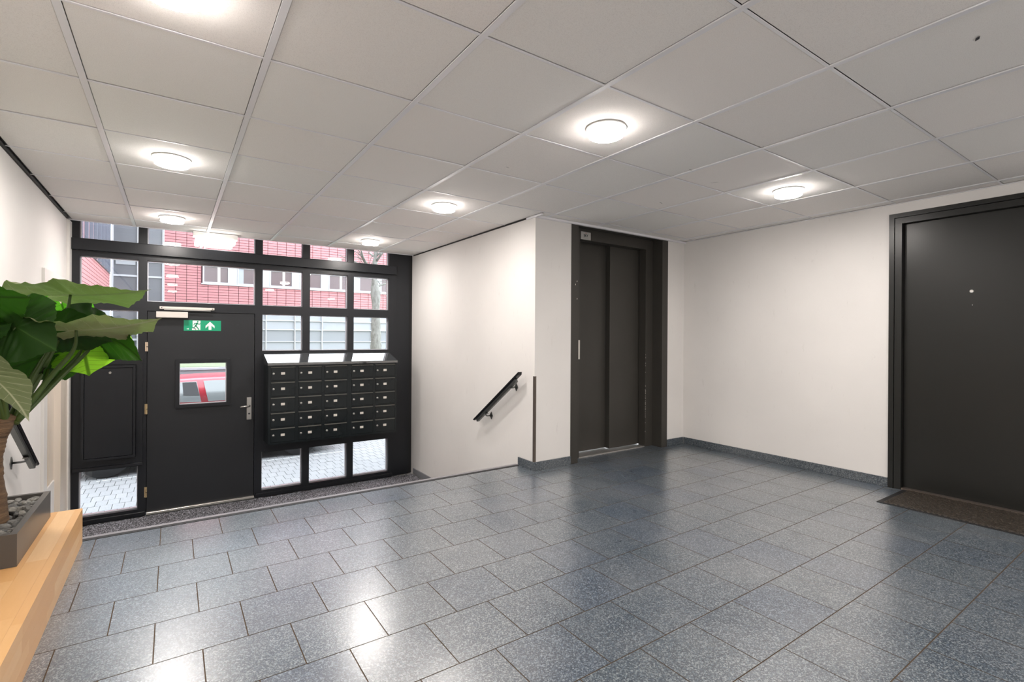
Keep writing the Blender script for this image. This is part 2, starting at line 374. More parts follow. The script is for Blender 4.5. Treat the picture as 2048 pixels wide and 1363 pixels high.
# entrance mat : a bumpy sheet
def bumpy(name, m, x0, x1, y0, y1, z, h, step):
    nx, ny = int((x1 - x0) / step), int((y1 - y0) / step); vs = []; fs = []
    for j in range(ny + 1):
        for i in range(nx + 1):
            e = i in (0, nx) or j in (0, ny)
            vs.append((x0 + (x1 - x0) * i / nx + random.uniform(-.3, .3) * step * (not e), y0 + (y1 - y0) * j / ny, z - h * .8 if e else z + random.uniform(-1, 1) * h * .5))
    for j in range(ny):
        for i in range(nx): a = j * (nx + 1) + i; fs.append((a, a + 1, a + nx + 2, a + nx + 1))
    me = bpy.data.meshes.new(name); me.from_pydata(vs, [], fs); me.materials.append(M[m]); return me
em = empty('entrance_mat', (.9, 5.4, ZL), label='long black and grey bristle mat along the foot of the entrance door', cat='mat')
B('backing', 'black', em, XL + .02, XP - .02, 4.75, YE - .055, ZL - .012, ZL + .001)
link('pile', bumpy('pile', 'mat', XL + .022, XP - .022, 4.752, YE - .057, ZL + .008, .011, .012), em)

# ------------------------------------------------------------------ skirting
def skirt(name, *a, label=''): tag(B(name, 'skirt', None, *a, bev=.0015), label, 'skirting', kind='structure')
skirt('baseboard_right', XR - .012, XR, 1.53, YF - .013, 0.0005, .074, label='dark speckled skirting along the right wall')
skirt('baseboard_front', 4.342, XR - .013, YF - .012, YF, 0.0005, .074, label='short dark speckled skirting right of the lift')
bb = MB(); bb.box(XP - .012, 2.988, YF - .012, YF, 0.0005, .074); bb.box(XP - .012, XP, YF + .0002, FY0 + .02, 0.0005, .074)
tag(bb.build('baseboard_corner', 'skirt'), 'dark speckled skirting wrapping the wall corner left of the lift', 'skirting', kind='structure')
tag(B('baseboard_lower', 'retain', None, XP - .012, XP, 4.7, YE - .06, ZL + .005, ZL + .075), 'grey skirting at the entrance mat', 'skirting', kind='structure')
cg = MB(); cg.box(XP - .0035, XP + .016, YF - .0035, YF, .075, .815); cg.box(XP - .0035, XP, YF, YF + .018, .075, .815)
tag(cg.build('corner_guard', 'guard'), 'brown metal corner guard on the wall edge left of the lift', 'corner guard')

# ------------------------------------------------------------------ ceiling
ce = B('ceiling', 'concrete', None, XL - .2, XR + .25, YB - .2, YE + .1, 2.40, 2.5); tag(ce, 'suspended ceiling of square mineral tiles', 'ceiling', kind='structure')
CX0, CY0, CS = -0.3086, 0.8920, 0.6; YCE = YE - .02
def ctile_mesh(w, d):
    mb = MB(); mb.box(-w / 2, w / 2, -d / 2, d / 2, 0, .016)
    low = [e for e in mb.bm.edges if all(v.co.z < 1e-6 for v in e.verts)]
    bmesh.ops.bevel(mb.bm, geom=low, offset=.002, segments=1, affect='EDGES'); return mb.mesh('ceiling_tile', 'ctile')
FW, CW = .024, .011
cfull = ctile_mesh(CS - FW - .003, CS - CW - .004)
def ceil_cell(x0, x1, y0, y1):
    if x1 - x0 < .03 or y1 - y0 < .03: return
    fu = abs(x1 - x0 - CS) < 1e-4 and abs(y1 - y0 - CS) < 1e-4
    me = cfull if fu else ctile_mesh(x1 - x0 - FW - .003, y1 - y0 - CW - .004)
    o = link('ceiling_tile', me, ce, ((x0 + x1) / 2, (y0 + y1) / 2, ZC + .002 + random.uniform(0, .003)))
for i in range(-1, 9):
    for j in range(-7, 9):
        x0, x1, y0, y1 = CX0 + i * CS, CX0 + (i + 1) * CS, CY0 + j * CS, CY0 + (j + 1) * CS
        x0, x1, y0 = max(x0, XL + .012), min(x1, XR), max(y0, YB)
        if x1 <= x0 or y1 <= y0: continue
        if y1 <= YF: ceil_cell(x0, x1, y0, y1)
        else:
            ceil_cell(x0, min(x1, XP), y0, min(y1, YCE))
            if y0 < YF: 
                if x0 >= XP: ceil_cell(x0, x1, y0, YF)
                elif x1 > XP: ceil_cell(XP, x1, y0, YF)
for i in range(0, 9):
    x = CX0 + i * CS
    if x > XR: continue
    B('main_runner', 'runner', ce, x - FW / 2, x + FW / 2, YB, YCE if x < XP else YF, ZC - .001, ZC + .0045)
for j in range(-7, 9):
    y = CY0 + j * CS
    if YB < y < YCE: B('cross_runner', 'runner', ce, XL + .012, XR if y < YF else XP, y - CW / 2, y + CW / 2, ZC + .0005, ZC + .004)
# plenum closing pieces and perimeter profiles
B('edge_profile', 'runner', ce, XL, XP, YCE, YCE + .006, ZC - .002, ZC + .2)
B('edge_profile', 'runner', ce, XP - .012, XR, YF - .028, YF, ZC - .018, ZC + .0)
B('edge_profile', 'runner', ce, XP - .014, XP + .004, YF - .10, YF + .12, ZC - .016, ZC + .0)
B('edge_profile', 'runner', ce, XR - .014, XR, YB, YF - .03, ZC - .004, ZC + .0)
B('painted_shadow_gap', 'black', ce, XL, XL + .013, YB, 5.93, ZC - .012, ZC + .012)  # solid black strips paint in the shade line where wall meets ceiling
B('painted_shadow_gap', 'black', ce, XP - .006, XP, YF + .12, YCE, ZC - .008, ZC + .004)
# scratches on the tiles
for (x, y, l, w_, a) in ((2.313, .512, .035, .014, .6), (2.667, 1.927, .05, .005, 0.1), (3.013, 1.988, .07, .004, -.9), (3.132, 2.532, .07, .005, .3), (1.707, 2.555, .03, .004, .2), (3.30, 1.80, .03, .004, 1.4)):
    d = Vector((math.cos(a), math.sin(a), 0)) * l / 2; nn = Vector((-math.sin(a), math.cos(a), 0)) * w_ / 2; c = Vector((x, y, ZC + .0012))
    m_ = MB(); m_.poly([c - d, c - d * .3 + nn, c + d, c + d * .2 - nn]); m_.build('chip', 'ink', ce)

# ------------------------------------------------------------------ ceiling lamps
ring_me = MB().lathe([(.101, 0), (.101, -.004), (.098, -.0055), (.087, -.0055), (.03, -.005)], (0, 0, 0)).mesh('housing', 'lampbody', True)
rim_me = MB().lathe([(.086, -.006), (.086, -.036)], (0, 0, 0)).mesh('halo_rim', 'rimlight', True)
diff_me = MB().lathe([(.0865, -.0365), (.0865, -.0372), (.082, -.0405), (.05, -.0445), (.02, -.0455)], (0, 0, 0), seg=28).mesh('diffuser', 'lamp', True)
LL = {(0, 0): 'at the top edge of the photo above the plant', (0, 1): 'in the left column nearest the plant leaves', (0, 2): 'in the left column right beside the tube lamp',
      (1, 0): 'in the middle of the ceiling, the largest fully seen', (1, 1): 'near the top of the white stair wall', (1, 2): 'above the mailboxes, the smallest one', (2, 0): 'at right in front of the lift corner',
      (0, -1): 'straight above the camera', (1, -1): 'behind the camera over the middle', (2, -1): 'behind the camera on the right', (0, -2): 'behind the camera, rear left', (1, -2): 'behind the camera, rear middle', (2, -2): 'behind the camera, rear right'}
for (i, j), t in LL.items():
    p = (CX0 + .3 + i * 1.8, CY0 + .9 + j * 1.8, ZC)
    o = empty('ceiling_light', p, label='round white surface-mounted light ' + t, cat='light', group='round ceiling lights')
    a = bpy.data.objects.new('housing', ring_me); C.objects.link(a); a.parent = o
    b = bpy.data.objects.new('halo_rim', rim_me); C.objects.link(b); b.parent = o
    b = bpy.data.objects.new('diffuser', diff_me); C.objects.link(b); b.parent = o
# tube lamp by the window
tl = empty('emergency_light', (.36, 5.97, ZC), label='bright white box lamp under the ceiling edge above the entrance door', cat='light')
tb = MB(); tb.prism([(5.935, ZC - .001), (6.03, ZC - .001), (6.03, ZC - .05), (5.935, ZC - .05)], 'x', .165, .56)
tb.build('housing', 'lampbody', tl)
tb = MB(); tb.box(.185, .54, 5.925, 6.02, ZC - .105, ZC - .052, bev=.012); tb.build('diffuser', 'tube', tl)
for x in (.225, .262): B('cable_duct', 'lampbody', tl, x, x + .010, 6.005, 6.018, 2.045, ZC - .1)

# ------------------------------------------------------------------ entrance glazing  (window_1)
win = empty('window_1', (.9, YE, ZL), label='dark framed glazed entrance front with four rows of panes', cat='window', kind='structure')
COLX = [(-.712, -.275), (-.208, .742), (.815, 1.232), (1.310, 1.742), (1.815, 2.256)]
fr = MB(); Y0, Y1 = YE, YE + .10
for a, b in ((XL, -.712), (-.275, -.208), (.742, .815), (1.232, 1.31), (1.742, 1.815)): fr.box(a, b, Y0, Y1, ZL, 2.40)
ez = .0006
for k, (a, b) in enumerate(COLX):
    fr.box(a, b, Y0 + ez, Y1, 1.390, 1.483); fr.box(a, b, Y0 + ez, Y1, 1.885, 2.048); fr.box(a, b, Y0 + ez, Y1, 2.36, 2.40)
    if k != 1: fr.box(a, b, Y0 + ez, Y1, ZL, -.550); fr.box(a, b, Y0 + ez, Y1, -.128, .985)
fr.build('frame', 'frame', win)
B('side_panel', 'frame', win, 2.256, 2.36, YE, YE + .10, ZL, 2.40)
B('side_panel', 'frame', win, 2.362, 2.535, YE + .012, YE + .10, ZL, 2.40)
B('side_panel', 'black', win, 2.536, XP, YE + .03, YE + .10, ZL, 2.40)
B('transom_ledge', 'frame', win, -.775, 2.345, YE - .045, YE - .0005, 1.935, 2.040, bev=.004)
B('sill_profile', 'frame', win, XL, -.215, YE - .03, YE - .0005, ZL, -.575, bev=.004)
B('sill_profile', 'frame', win, .755, 2.30, YE - .03, YE - .0005, ZL, -.575, bev=.004)
B('side_panel', 'frame', win, .838, 2.30, YE - .012, YE - .0005, -.135, .925)
ROWS = {0: [(-.550, -.128), (.985, 1.39), (1.483, 1.885), (2.048, 2.36)], 1: [(1.483, 1.885), (2.048, 2.36)], 2: [(-.550, -.128), (.985, 1.39), (1.483, 1.885), (2.048, 2.36)]}
for k, (a, b) in enumerate(COLX):
    for z0, z1 in ROWS[min(k, 2)]:
        pane = B('pane', 'glass', win, a + .012, b - .012, YE + .058, YE + .062, z0 + .012, z1 - .012)
        bd = MB(); t = .008
        bd.box(a, b, YE + .045, YE + .06, z0, z0 + t); bd.box(a, b, YE + .045, YE + .06, z1 - t, z1)
        bd.box(a, a + t, YE + .045, YE + .06, z0 + t, z1 - t); bd.box(b - t, b, YE + .045, YE + .06, z0 + t, z1 - t)
        bd.build('glazing_bead', 'bead', pane)
B('vent_grille', 'frame', win, -.38, -.30, YE - .034, YE - .0305, -.60, -.588)

# wall cabinet on the left panel
cab = empty('meter_cabinet', (-.49, YE, -.09), label='dark shallow wall cabinet with a round lock left of the entrance door', cat='cabinet')
cf = MB(); X0, X1, Z0, Z1 = -.752, -.238, -.085, .912; e = .0
cf.box(X0, X0 + .055, YE - .03, YE - .001, Z0, Z1); cf.box(X1 - .048, X1, YE - .03, YE - .001, Z0, Z1)
cf.box(X0 + .055, X1 - .048, YE - .03, YE - .001, Z0, Z0 + .055); cf.box(X0 + .055, X1 - .048, YE - .03, YE - .001, Z1 - .045, Z1)
cf.build('surround', 'frame', cab)
cb = MB(); a, b, c, d = -.692, -.292, -.02, .862; Yc = YE - .085
cb.box(a, a + .022, Yc, YE - .031, c, d); cb.box(b - .018, b, Yc, YE - .031, c, d); cb.box(a + .022, b - .018, Yc, YE - .031, c, c + .02); cb.box(a + .022, b - .018, Yc, YE - .031, d - .02, d)
cb.build('box_frame', 'frame', cab)
cd = B('door', 'frame', cab, a + .025, b - .021, Yc + .006, Yc + .02, c + .023, d - .023, bev=.002)
MB().lathe([(.004, -.006), (.010, -.006), (.012, -.002), (.012, .004)], (-.482, Yc + .004, .795), 'y', 16).build('lock', 'steel', cd)
B('foot_ledge', 'frame', cab, X0, X1, YE - .05, YE - .001, Z0 - .03, Z0 - .001, bev=.003)

# ------------------------------------------------------------------ entrance door (door_1)
d1 = empty('door_1', (.27, YE + .03, ZL), label='dark grey entrance door with a small square window', cat='door', kind='structure')
DX0, DX1, DZ0, DZ1 = -.203, .737, ZL + .012, 1.384; VX0, VX1, VZ0, VZ1 = .058, .474, .447, .868; DY0, DY1 = YE + .006, YE + .052
lf = MB(); lf.box(DX0, VX0, DY0, DY1, DZ0, DZ1); lf.box(VX1, DX1, DY0, DY1, DZ0, DZ1); lf.box(VX0, VX1, DY0, DY1, DZ0, VZ0); lf.box(VX0, VX1, DY0, DY1, VZ1, DZ1)
lf.build('door_leaf', 'door', d1)
vf = MB()
def ringprism(mb, x0, x1, z0, z1, wd, y0, y1):
    mb.prism([(x0, z0), (x1, z0), (x1 - wd, z0 + wd), (x0 + wd, z0 + wd)], 'y', y0, y1); mb.prism([(x0, z1), (x1, z1), (x1 - wd, z1 - wd), (x0 + wd, z1 - wd)], 'y', y0, y1)
    mb.prism([(x0, z0), (x0 + wd, z0 + wd), (x0 + wd, z1 - wd), (x0, z1)], 'y', y0, y1); mb.prism([(x1, z0), (x1 - wd, z0 + wd), (x1 - wd, z1 - wd), (x1, z1)], 'y', y0, y1)
ringprism(vf, .028, .506, .415, .906, .032, YE - .022, YE + .006)
vfo = vf.build('window_frame', 'frame', d1)
B('pane', 'glass', d1, VX0, VX1, YE + .026, YE + .030, VZ0, VZ1)
bd = MB(); ringprism(bd, VX0, VX1, VZ0, VZ1, .007, YE + .014, YE + .025); bd.build('glazing_bead', 'bead', d1)
hp = B('handle_plate', 'steel', d1, .667, .714, YE - .003, YE + .006, .239, .482, bev=.002)
tbm = MB(); tbm.tube([(.69, YE - .003, .392), (.69, YE - .05, .392), (.68, YE - .056, .391), (.60, YE - .056, .388)], [.0085, .0085, .010, .0095], 10)
tbm.build('lever', 'steel', hp, True)
MB().lathe([(.010, -.0055), (.010, -.003)], (.69, YE, .305), 'y', 16).build('keyhole', 'ink', hp)
for z in (1.227, 1.036, .423, -.394):
    h = MB(); L = .09 if z > .6 else .1
    h.tube([(-.207, YE - .008, z - L / 2), (-.207, YE - .008, z - .003)], .0085, 10); h.tube([(-.207, YE - .008, z + .003), (-.207, YE - .008, z + L / 2)], .0085, 10)
    h.box(-.222, -.212, YE - .004, YE - .0005, z - L / 2, z + L / 2); h.build('hinge', 'hinge' if z > .6 else 'brass', d1)
B('door_stop', 'black', d1, -.222, DX0 + .012, YE + .054, YE + .085, DZ0, 1.395)
B('door_stop', 'black', d1, DX1 - .012, .752, YE + .054, YE + .085, DZ0, 1.395)
B('door_stop', 'black', d1, DX0 + .012, DX1 - .012, YE + .054, YE + .085, 1.372, 1.395)
B('threshold', 'alu', d1, -.205, .74, YE - .035, YE + .005, ZL + .002, ZL + .03, bev=.003)
B('weather_bar', 'greysteel', d1, -.205, .74, YE - .048, YE - .036, ZL + .002, ZL + .014)
B('peg', 'ink', d1, .575, .582, YE + .001, YE + .006, 1.262, 1.269)
cl = empty('door_closer', (0, YE - .05, 1.36), label='pale silver door closer and slide arm at the top of the entrance door', cat='door closer')
B('closer_body', 'closer', cl, -.135, .128, YE - .056, YE + .0055, 1.325, 1.385, bev=.003)
B('slide_rail', 'closer', cl, -.108, .36, YE - .025, YE - .0005, 1.412, 1.437, bev=.002)
B('closer_arm', 'steel', cl, -.07, .325, YE - .04, YE - .026, 1.402, 1.409)
for x in (-.09, .343): MB().lathe([(.005, -.0275), (.005, -.0252)], (x, YE, 1.4245), 'y', 10).build('screw', 'ink', cl)

# exit sign
es = empty('exit_sign', (.257, YE + .004, 1.25), label='green exit sign with running figure and white up arrow on the door', cat='sign')
SX0, SX1, SZ0, SZ1 = .094, .421, 1.197, 1.306
B('sign_board', 'green', es, SX0, SX1, YE + .003, YE + .0058, SZ0, SZ1)
def sp(x, y): return (SX0 + (x - 462) / 388 * (SX1 - SX0), SZ1 - (y - 205) / 117 * (SZ1 - SZ0))
def flat(pts_list, y, nm, mt, par):
    mb = MB()
    for pts in pts_list: mb.prism([sp(*p) for p in pts], 'y', y, y - .0006)
    return mb.build(nm, mt, par)
flat([[(552, 208), (632, 208), (632, 310), (585, 312), (552, 285)], [(545, 290), (585, 296), (585, 312), (545, 312)], [(488, 303), (512, 292), (512, 308)]], YE + .003, 'doorway_symbol', 'signwhite', es)
flat([[(733, 217), (782, 265), (782, 292), (748, 260), (748, 308), (718, 308), (718, 260), (686, 292), (686, 265)]], YE + .003, 'arrow_symbol', 'signwhite', es)
man = [[(604 + 9 * math.cos(t), 221 + 9 * math.sin(t)) for t in [k * math.pi / 5 for k in range(10)]]]
for wd, pl in ((17, [(600, 238), (582, 268)]), (8, [(602, 240), (618, 250), (630, 242)]), (8, [(596, 238), (572, 240), (564, 256)]), (11, [(584, 266), (598, 282), (616, 306)]), (10, [(580, 268), (566, 288), (540, 290)])):
    man += polytube(wd, pl)
flat(man, YE + .0024, 'running_figure', 'green', es)

# ------------------------------------------------------------------ mailboxes
mb0 = empty('mailbox_bank', (1.535, 5.9, 0), label='black wall-hung bank of twenty-five mailboxes with a sloping lid', cat='mailboxes')
MX0, MX1, MZ0, MZ1, MY = .832, 2.242, .0, .86, 5.75
bo = MB(); bo.box(MX0, MX1, MY + .02, YE - .013, MZ0, MZ1 - .02)
cols = [(.857, 1.097), (1.131, 1.371), (1.403, 1.651), (1.702, 1.954), (1.979, 2.224)]
edges = [MX0] + [v for c in cols for v in c] + [MX1]
for i in range(0, len(edges), 2): bo.box(edges[i], edges[i + 1], MY, MY + .02, MZ0, MZ1 - .02)
PZ = .1635; z_top = .820
zs = [(z_top - r * PZ - .144, z_top - r * PZ) for r in range(5)]
for a, b in cols:
    bo.box(a, b, MY + .001, MY + .02, z_top + .004, MZ1 - .02)
    for r in range(4): bo.box(a, b, MY + .001, MY + .02, zs[r + 1][1] + .004, zs[r][0] - .002)
    bo.box(a, b, MY + .001, MY + .02, MZ0, zs[4][0] - .002)
bo.build('body', 'mail', mb0)
lid = MB(); lid.prism([(MY - .012, MZ1 - .022), (MY - .012, MZ1 + .004), (YE - .013, MZ1 + .098), (YE - .013, MZ1 - .022)], 'x', MX0 - .006, MX1 + .008)
lid.build('lid', 'mailroof', mb0)
B('lid_edge', 'greysteel', mb0, MX0 - .006, MX1 + .008, MY - .0145, MY - .0121, MZ1 - .006, MZ1 + .003)
for ci, (a, b) in enumerate(cols):
    for r, (z0, z1) in enumerate(zs):
        d = MB(); d.box(a + .002, b - .002, MY - .003, MY + .012, z0, z1 - .004, bev=.0015)
        do = d.build('mailbox_door', 'mail', mb0)
        lp = MB(); lp.prism([(MY - .010, z1 - .003), (MY + .012, z1 + .003), (MY + .012, z1 - .0035), (MY - .010, z1 - .006)], 'x', a + .002, b - .002); lp.build('finger_lip', 'mailedge', do)
        lx, lz = a + .026, z0 + .074
        l = MB().lathe([(.0035, -.0115), (.0095, -.0115), (.0115, -.008), (.0115, -.0031)], (lx, MY, lz), 'y', 14); l.build('lock', 'steel', do, True)
        px_ = a + .118
        B('name_plate', 'plate', do, px_ - .019, px_ + .019, MY - .0055, MY - .0031, lz - .012, lz + .013)
        random.seed(ci * 7 + r)
        t = MB()
        for q in range(2): t.box(px_ - .015, px_ - .015 + random.uniform(.02, .029), MY - .0058, MY - .00555, lz + .001 - q * .006, lz + .0025 - q * .006)
        t.build('lettering', 'sticker', do)
random.seed(11)

# ------------------------------------------------------------------ lift (door_4)
lf = empty('door_4', (3.66, YF, 0), label='brown black lift front with two sliding panels', cat='door', kind='structure')
j = MB(); j.box(2.99, 3.075, YF - .006, 3.545, 0.0005, 2.26); j.box(4.252, 4.342, YF - .006, 3.545, 0.0005, 2.26); j.box(3.075, 4.252, YF + .02, 3.545, 2.20, 2.26)
j.build('outer_frame', 'lift', lf)
k = MB(); k.box(3.0755, 3.205, 3.54, 3.63, 0.0005, 2.26); k.box(4.14, 4.2515, 3.54, 3.63, 0.0005, 2.26); k.box(3.205, 4.14, 3.54, 3.63, 2.092, 2.26)
k.build('inner_frame', 'lift', lf)
B('lift_panel', 'lift', lf, 3.71, 4.2, 3.640, 3.700, .012, 2.14, bev=.002)
B('lift_panel', 'lift', lf, 3.16, 3.73, 3.706, 3.74, .012, 2.14)
B('lift_sill', 'alu', lf, 3.205, 4.14, 3.556, 3.76, -.010, .006)
B('lift_sill_edge', 'alu', lf, 3.205, 4.14, 3.545, 3.5555, -.010, .008)
B('call_plate', 'alu', lf, 3.184, 3.206, 3.534, 3.5395, .945, 1.128, bev=.001)
stk = B('sticker', 'sticker', lf, 3.212, 3.338, 3.5365, 3.5395, 2.094, 2.168)
def text(s_, size, x, y, z, m_, par, axis='front', name='lettering', bold=.0):
    cu = bpy.data.curves.new('t', 'FONT'); cu.body = s_; cu.size = size; cu.extrude = .0004; cu.offset = bold; cu.align_x = 'CENTER'
    t = bpy.data.objects.new('t', cu); C.objects.link(t); bpy.context.view_layer.update()
    me = bpy.data.meshes.new_from_object(t.evaluated_get(bpy.context.evaluated_depsgraph_get())); bpy.data.objects.remove(t)
    me.transform(Matrix.Translation((x, y, z)) @ Matrix.Rotation(math.pi / 2, 4, 'X')); me.materials.clear(); me.materials.append(M[m_]); return link(name, me, par)
text('SKY', .032, 3.275, 3.5362, 2.122, 'ink', stk, bold=.0012)
rk = MB(); rk.prism([(3.262, 2.152), (3.275, 2.161), (3.288, 2.152), (3.284, 2.152), (3.275, 2.1575), (3.266, 2.152)], 'y', 3.5362, 3.5358); rk.build('roof_emblem', 'redink', stk)
ln = MB()
for q in range(2): ln.box(3.24, 3.31, 3.536, 3.5364, 2.113 - q * .009, 2.1145 - q * .009)
ln.build('small_print', 'greysteel', stk)
ch = MB()
for x, z in ((3.052, 1.66), (3.034, 1.63), (3.054, 1.50)): ch.poly([(x, YF - .0064, z), (x + .007, YF - .0064, z + .004), (x + .006, YF - .0064, z + .015), (x + .001, YF - .0064, z + .012)])
rnd = random.Random(3)
for _ in range(40):
    z = rnd.choice([rnd.uniform(.3, .6), rnd.uniform(.1, 1.0)]); x = 4.1405 + rnd.uniform(0, .004)
    ch.poly([(x, 3.5394, z), (x + .004, 3.5394, z + .002), (x + .003, 3.5394, z + .012), (x, 3.5394, z + .010)])
ch.build('paint_chip', 'plate', lf)

# ------------------------------------------------------------------ right door (door_2)
d2 = empty('door_2', (XR, .97, 0), label='wide plain black door with a peephole in the right wall', cat='door', kind='structure')
q = MB()
for (yy0, yy1, x0, x1, zt) in ((1.496, 1.529, -.012, .05, 2.124), (1.449, 1.493, -.004, .05, 2.088)):
    q.box(XR + x0, XR + x1, yy0, yy1, 0.0006, zt); q.box(XR + x0, XR + x1, .42, yy0, zt - (yy1 - yy0), zt); q.box(XR + x0, XR + x1, .421 + (1.529 - yy1), .421 + (1.529 - yy0), .0006, zt - (yy1 - yy0) - .0005)
q.build('door_frame', 'rdoor', d2)
e = MB(); e.box(XR - .003, XR + .03, 1.5295, 1.538, .075, 2.133); e.box(XR - .003, XR + .03, .42, 1.5295, 2.1245, 2.133); e.build('frame_bead', 'wall', d2)
B('door_leaf', 'rdoor', d2, XR + .045, XR + .09, .47, 1.447, .012, 2.042)
B('frame_backing', 'black', d2, XR + .0505, XR + .24, .42, 1.529, 2.046, 2.124)
B('frame_backing', 'black', d2, XR + .092, XR + .24, .42, 1.529, .0006, 2.045)
B('door_sill', 'guard', d2, XR + .001, XR + .044, .46, 1.447, .0007, .014)
MB().lathe([(.003, .0405), (.009, .0405), (.012, .0425), (.012, .0449)], (XR, 1.055, 1.497), 'x', 14).build('peephole', 'steel', d2)
MB().lathe([(.002, .0430), (.003, .0449)], (XR, 1.05, 1.40), 'x', 8).build('screw', 'steel', d2)
dm = empty('door_mat', (4.38, .8, 0), label='dark brown coarse mat in front of the wide black door', cat='mat')
def edge_mat():
    X0, X1, Y0_, Y1_ = 4.125, 4.66, .05, 1.435
    B('rubber_border', 'black', dm, X0, X1, Y0_, Y1_, .0008, .004, bev=.001)
    link('pile', bumpy('pile', 'mat2', X0 + .03, X1 - .02, Y0_ + .02, Y1_ - .03, .0085, .006, .010), dm)
    s = MB(); y = Y1_ - .04
    while y > Y0_ + .04: s.box(X0 + .0215, X0 + .0265, y - .013, y, .0042, .0056); y -= .03
    s.build('stitching', 'guard', dm)['kind'] = 'stuff'
edge_mat()

# ------------------------------------------------------------------ left door (door_3)
d3 = empty('door_3', (XL, 5.45, ZL), label='white panelled side door behind the plant', cat='door', kind='structure')
t = MB(); t.box(XL, XL + .018, 4.93, 5.045, ZL, 1.64); t.box(XL, XL + .018, 5.045, 5.93, 1.56, 1.64); t.build('architrave', 'white', d3)
t = MB(); t.box(XL - .07, XL - .03, 5.05, 5.33, ZL, 1.56); t.box(XL - .07, XL - .03, 5.45, 5.62, ZL, 1.56); t.box(XL - .07, XL - .03, 5.33, 5.45, 1.42, 1.56); t.box(XL - .07, XL - .03, 5.33, 5.45, ZL, -.08)
t.build('door_leaf', 'cream', d3)
B('pane', 'milkglass', d3, XL - .055, XL - .05, 5.33, 5.45, -.08, 1.42)
B('lower_panel', 'white', d3, XL - .03, XL - .018, 5.24, 5.58, ZL + .2, -.06, bev=.006)
B('catch', 'steel', d3, XL - .03, XL - .005, 5.10, 5.20, .40, .415)
B('door_post', 'cream', d3, XL - .1, XL + .012, 5.63, 6.0, ZL, 1.60)
B('door_post', 'white', d3, XL + .0005, XL + .022, 5.94, YE - .001, ZL, ZC - .02)

# ------------------------------------------------------------------ handrails
def handrail(side, label):
    s = -1 if side == 'r' else 1
    wx = XP if side == 'r' else XL; x = wx + s * .07
    A = Vector((x, 3.545, .822)); Bv = Vector((x, 4.30, .318))
    o = empty('handrail', (x, 3.9, .57), label=label, cat='handrail', group='stair handrails')
    d = (Bv - A).normalized(); u = Vector((0, -d.z, d.y)); u = u if u.z > 0 else -u
    def bar(w, h, off, name, m_, ea=0, eb=0, slant=.02):
        mb = MB(); a = A + d * ea + u * off; b = Bv - d * eb + u * off; vs = []
        for p, sl in ((a, 1), (b, -1)):
            for (xx, hh) in ((-w / 2, 0), (w / 2, 0), (w / 2, h), (-w / 2, h)): vs.append(mb.bm.verts.new(p + Vector((xx, 0, 0)) + u * hh + d * (-sl * slant * hh / h)))
        for f in ((0, 1, 2, 3), (7, 6, 5, 4), (0, 4, 5, 1), (1, 5, 6, 2), (2, 6, 7, 3), (3, 7, 4, 0)): mb.bm.faces.new([vs[i] for i in f])
        bmesh.ops.bevel(mb.bm, geom=mb.bm.edges[:], offset=.003, segments=2, affect='EDGES'); return mb.build(name, m_, o)
    bar(.046, .020, .0, 'grip', 'blackrail'); bar(.030, .030, -.0305, 'rail_core', 'greysteel', .07, .03, 0)
    for (yy, zz) in ((3.69, .700), (4.115, .385)):
        t_ = (yy - A.y) / (Bv.y - A.y); top = A.lerp(Bv, t_) - u * .031
        mb = MB(); mb.tube([(wx + s * .006, yy, zz), (wx + s * .045, yy, zz), (x - s * .006, yy - .004, zz + .004), (x, yy - .006, zz + .014), tuple(top)], .0065, 8)
        br_ = mb.build('bracket', 'greysteel', o, True)
        r = .034
        p = MB(); p.prism([(yy - r * .75, zz), (yy, zz - r * 1.1), (yy + r * .75, zz), (yy, zz + r * 1.1)], 'x', wx, wx + s * .006); p.build('wall_plate', 'greysteel', br_)
        p = MB(); p.box(x - .013, x + .013, top.y - .02, top.y + .02, top.z - .006, top.z + .0005); p.build('saddle', 'greysteel', br_)
handrail('r', 'short black handrail on the white wall left of the lift')
handrail('l', 'short black handrail on the left wall behind the plant trunk')

# ------------------------------------------------------------------ bench
BX0, BX1, BY1, BZ = XL + .001, -.405, 3.60, .193
be = empty('bench', (-.6, 1.0, 0), label='low light beech block bench along the left wall under the planter', cat='bench')
sw = 4; rnd = random.Random(5)
LW = (BX1 - .030 - BX0) / 5
for k in range(5):          # staves on top
    y = BY1; 
    while y > -.6:
        L = rnd.uniform(.28, .75); y2 = max(y - L, -.6)
        B('stave', 'beech', be, BX0 + k * LW + .0002, BX0 + (k + 1) * LW - .0002, y2 + .0002, y - .0002, BZ - .03, BZ); y = y2
for k in range(4):          # staves on the front
    y = BY1; h = BZ / 4
    while y > -.6:
        L = rnd.uniform(.45, 1.0); y2 = max(y - L, -.6)
        B('stave', 'beech', be, BX1 - .0298, BX1, y2 + .0002, y - .0002, k * h + (.0008 if k == 0 else .0002), (k + 1) * h - (.0002 if k < 3 else 0)); y = y2
B('core', 'beech', be, BX0, BX1 - .031, -.6, BY1 - .001, .001, BZ - .031)
